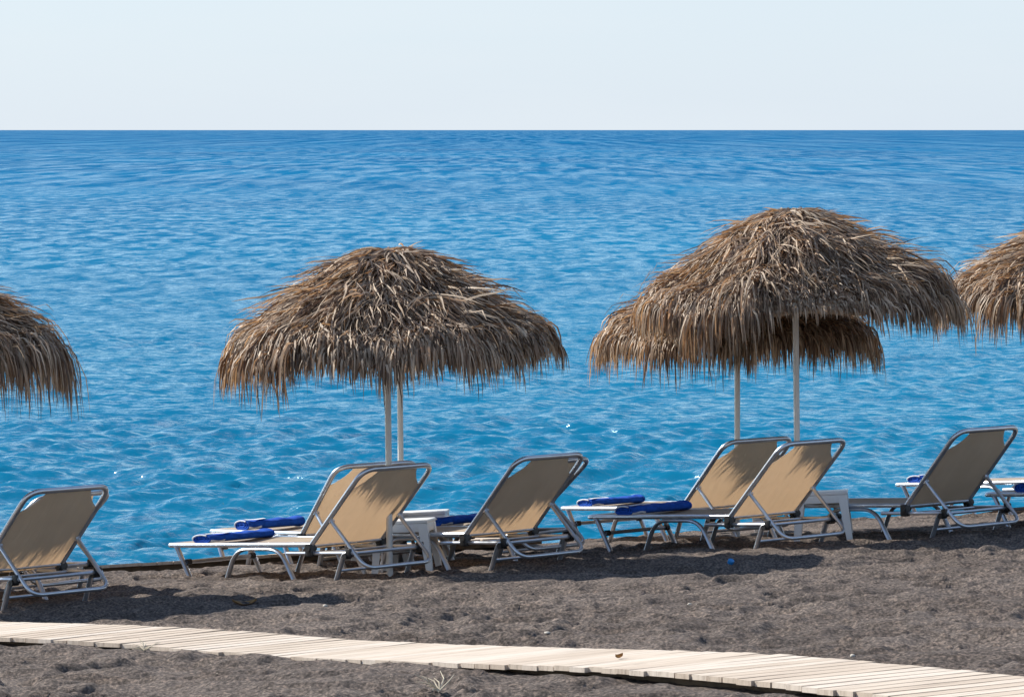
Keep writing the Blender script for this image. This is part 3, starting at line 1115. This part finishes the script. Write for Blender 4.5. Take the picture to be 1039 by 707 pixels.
side_table(on_ground(413, 577), -8, 'white plastic table between the left pair and the central lounger, nearer one')
side_table(on_ground(430, 566), -4, 'white plastic table top just behind the nearer one left of centre')
side_table(on_ground(836, 546), -6, 'white plastic table beside the tall umbrella\'s pole, right of the front lounger')
side_table(on_ground(382, 569), 10, 'white plastic table hidden behind the left pair\'s raised backrests')
side_table(on_ground(745, 539), 0, 'white plastic table under the right hand pair, only its legs showing')

# ------------------------------------------------------------------ small things lying on the sand and boards
def sit(px, py, dz=0.0):
    p = on_ground(px, py)
    p.z += float(relief(np.array([p.x]), np.array([p.y]))[0]) + dz
    return p

def cap_(bm):
    tube(bm, [(0, 0, 0), (0, 0, 0.030)], 0.028, 16)
    tube(bm, [(0, 0, 0.029), (0, 0, 0.036)], [0.028, 0.020], 16)
c = make('bottle_cap', cap_, CAPB)
c.location = sit(741, 572, 0.005); c.rotation_euler = (0.5, 0.3, 0); c.scale = (0.75, 0.75, 0.75)
tag(c, 'small bright blue plastic cap lying on the sand below the right hand pair', 'bottle cap')

def leaf_mesh(bm, L=0.09, Wd=0.03, n=8):
    prev = None
    for i in range(n + 1):
        t = i / n
        w = Wd * math.sin(math.pi * min(1, t * 0.96 + 0.03)) ** 0.8
        x = L * (t - 0.5); z = 0.03 * (t - 0.5) ** 2 * 4 * (L / 0.09) * 0.5
        row = [bm.verts.new((x, -w, z + 0.012)), bm.verts.new((x, 0, z)), bm.verts.new((x, w, z + 0.014))]
        if prev:
            bm.faces.new((prev[0], prev[1], row[1], row[0])); bm.faces.new((prev[1], prev[2], row[2], row[1]))
        prev = row
    bmesh.ops.solidify(bm, geom=bm.faces[:], thickness=0.002)

for (px, py, s, rz_, nm) in ((248, 613, 1.5, 0.3, 'orange brown dry leaf on the sand below the left pair'),
                             (628, 671, 0.5, 0.8, 'small dry leaf lying on the foreground boardwalk')):
    o = make('dry_leaf', lambda bm, s=s: leaf_mesh(bm, 0.10 * s, 0.025 * s), LEAF)
    o.location = sit(px, py, 0.0) if py < 640 else on_ground(px, py + 4) + Vector((0, 0, 0.035))
    o.rotation_euler = (0.1, 0, rz_)
    tag(o, nm, 'leaf')

def weed(bm, seed):
    g = np.random.default_rng(seed)
    for k in range(11):
        a = g.uniform(0, 6.28); L = g.uniform(0.05, 0.13); up = g.uniform(0.15, 1.0)
        p0 = Vector((0, 0, 0)); p1 = Vector((math.cos(a) * L * 0.5, math.sin(a) * L * 0.5, L * 0.5 * up))
        p2 = p1 + Vector((math.cos(a + 0.6) * L * 0.5, math.sin(a + 0.6) * L * 0.5, L * 0.4 * up - 0.01))
        tube(bm, [p0, p1, p2], [0.0035, 0.003, 0.0012], 5)
for (px, py, sd, s, nm) in ((146, 664, 1, 0.8, 'small pale dry twig tuft lying at the near edge of the foreground boardwalk, left'),
                            (446, 702, 2, 1.0, 'bleached twig clump on the sand at the bottom edge of the photo')):
    o = make('dry_twig', lambda bm, sd=sd: weed(bm, sd), TWIG)
    o.location = sit(px, py, 0.005); o.scale = (s, s, s)
    tag(o, nm, 'twig')

gs = np.random.default_rng(4)
def pebble(bm, seed):
    r = bmesh.ops.create_icosphere(bm, subdivisions=2, radius=1.0)
    g = np.random.default_rng(seed)
    ph = g.uniform(0, 6, 3)
    for v in r['verts']:
        k = 1 + 0.16 * math.sin(v.co.x * 2.3 + ph[0]) + 0.12 * math.sin(v.co.y * 3 + ph[1]) + 0.1 * math.sin(v.co.z * 2.7 + ph[2])
        v.co *= k
        v.co.z *= 0.6
peb = []
spots = [(515, 607, 'small pale pebble on bare sand below the central lounger'),
         (556, 642, 'pale pebble on the sand just beyond the boardwalk, near the photo centre'),
         (865, 669, 'pale pebble lying beside the far edge of the boardwalk at right'),
         (700, 612, 'pale pebble on open sand below the right hand pair of loungers'),
         (960, 600, 'pale pebble on open sand at far right below the rightmost backrest'),
         (330, 618, 'pale pebble on the sand between the left pair and the boardwalk')]
for i, (px, py, nm) in enumerate(spots):
    if i < 3:
        o = make('pebble', lambda bm, i=i: pebble(bm, i), STONE); peb.append(o)
    else:
        o = peb[i % 3].copy(); C.objects.link(o)
    q = float(gs.uniform(0.008, 0.013))
    o.scale = (q * 1.3, q, q)
    o.rotation_euler = (0, 0, float(gs.uniform(0, 6)))
    o.location = sit(px, py, 0.004)
    tag(o, nm, 'pebble', 'pale pebbles on the sand')
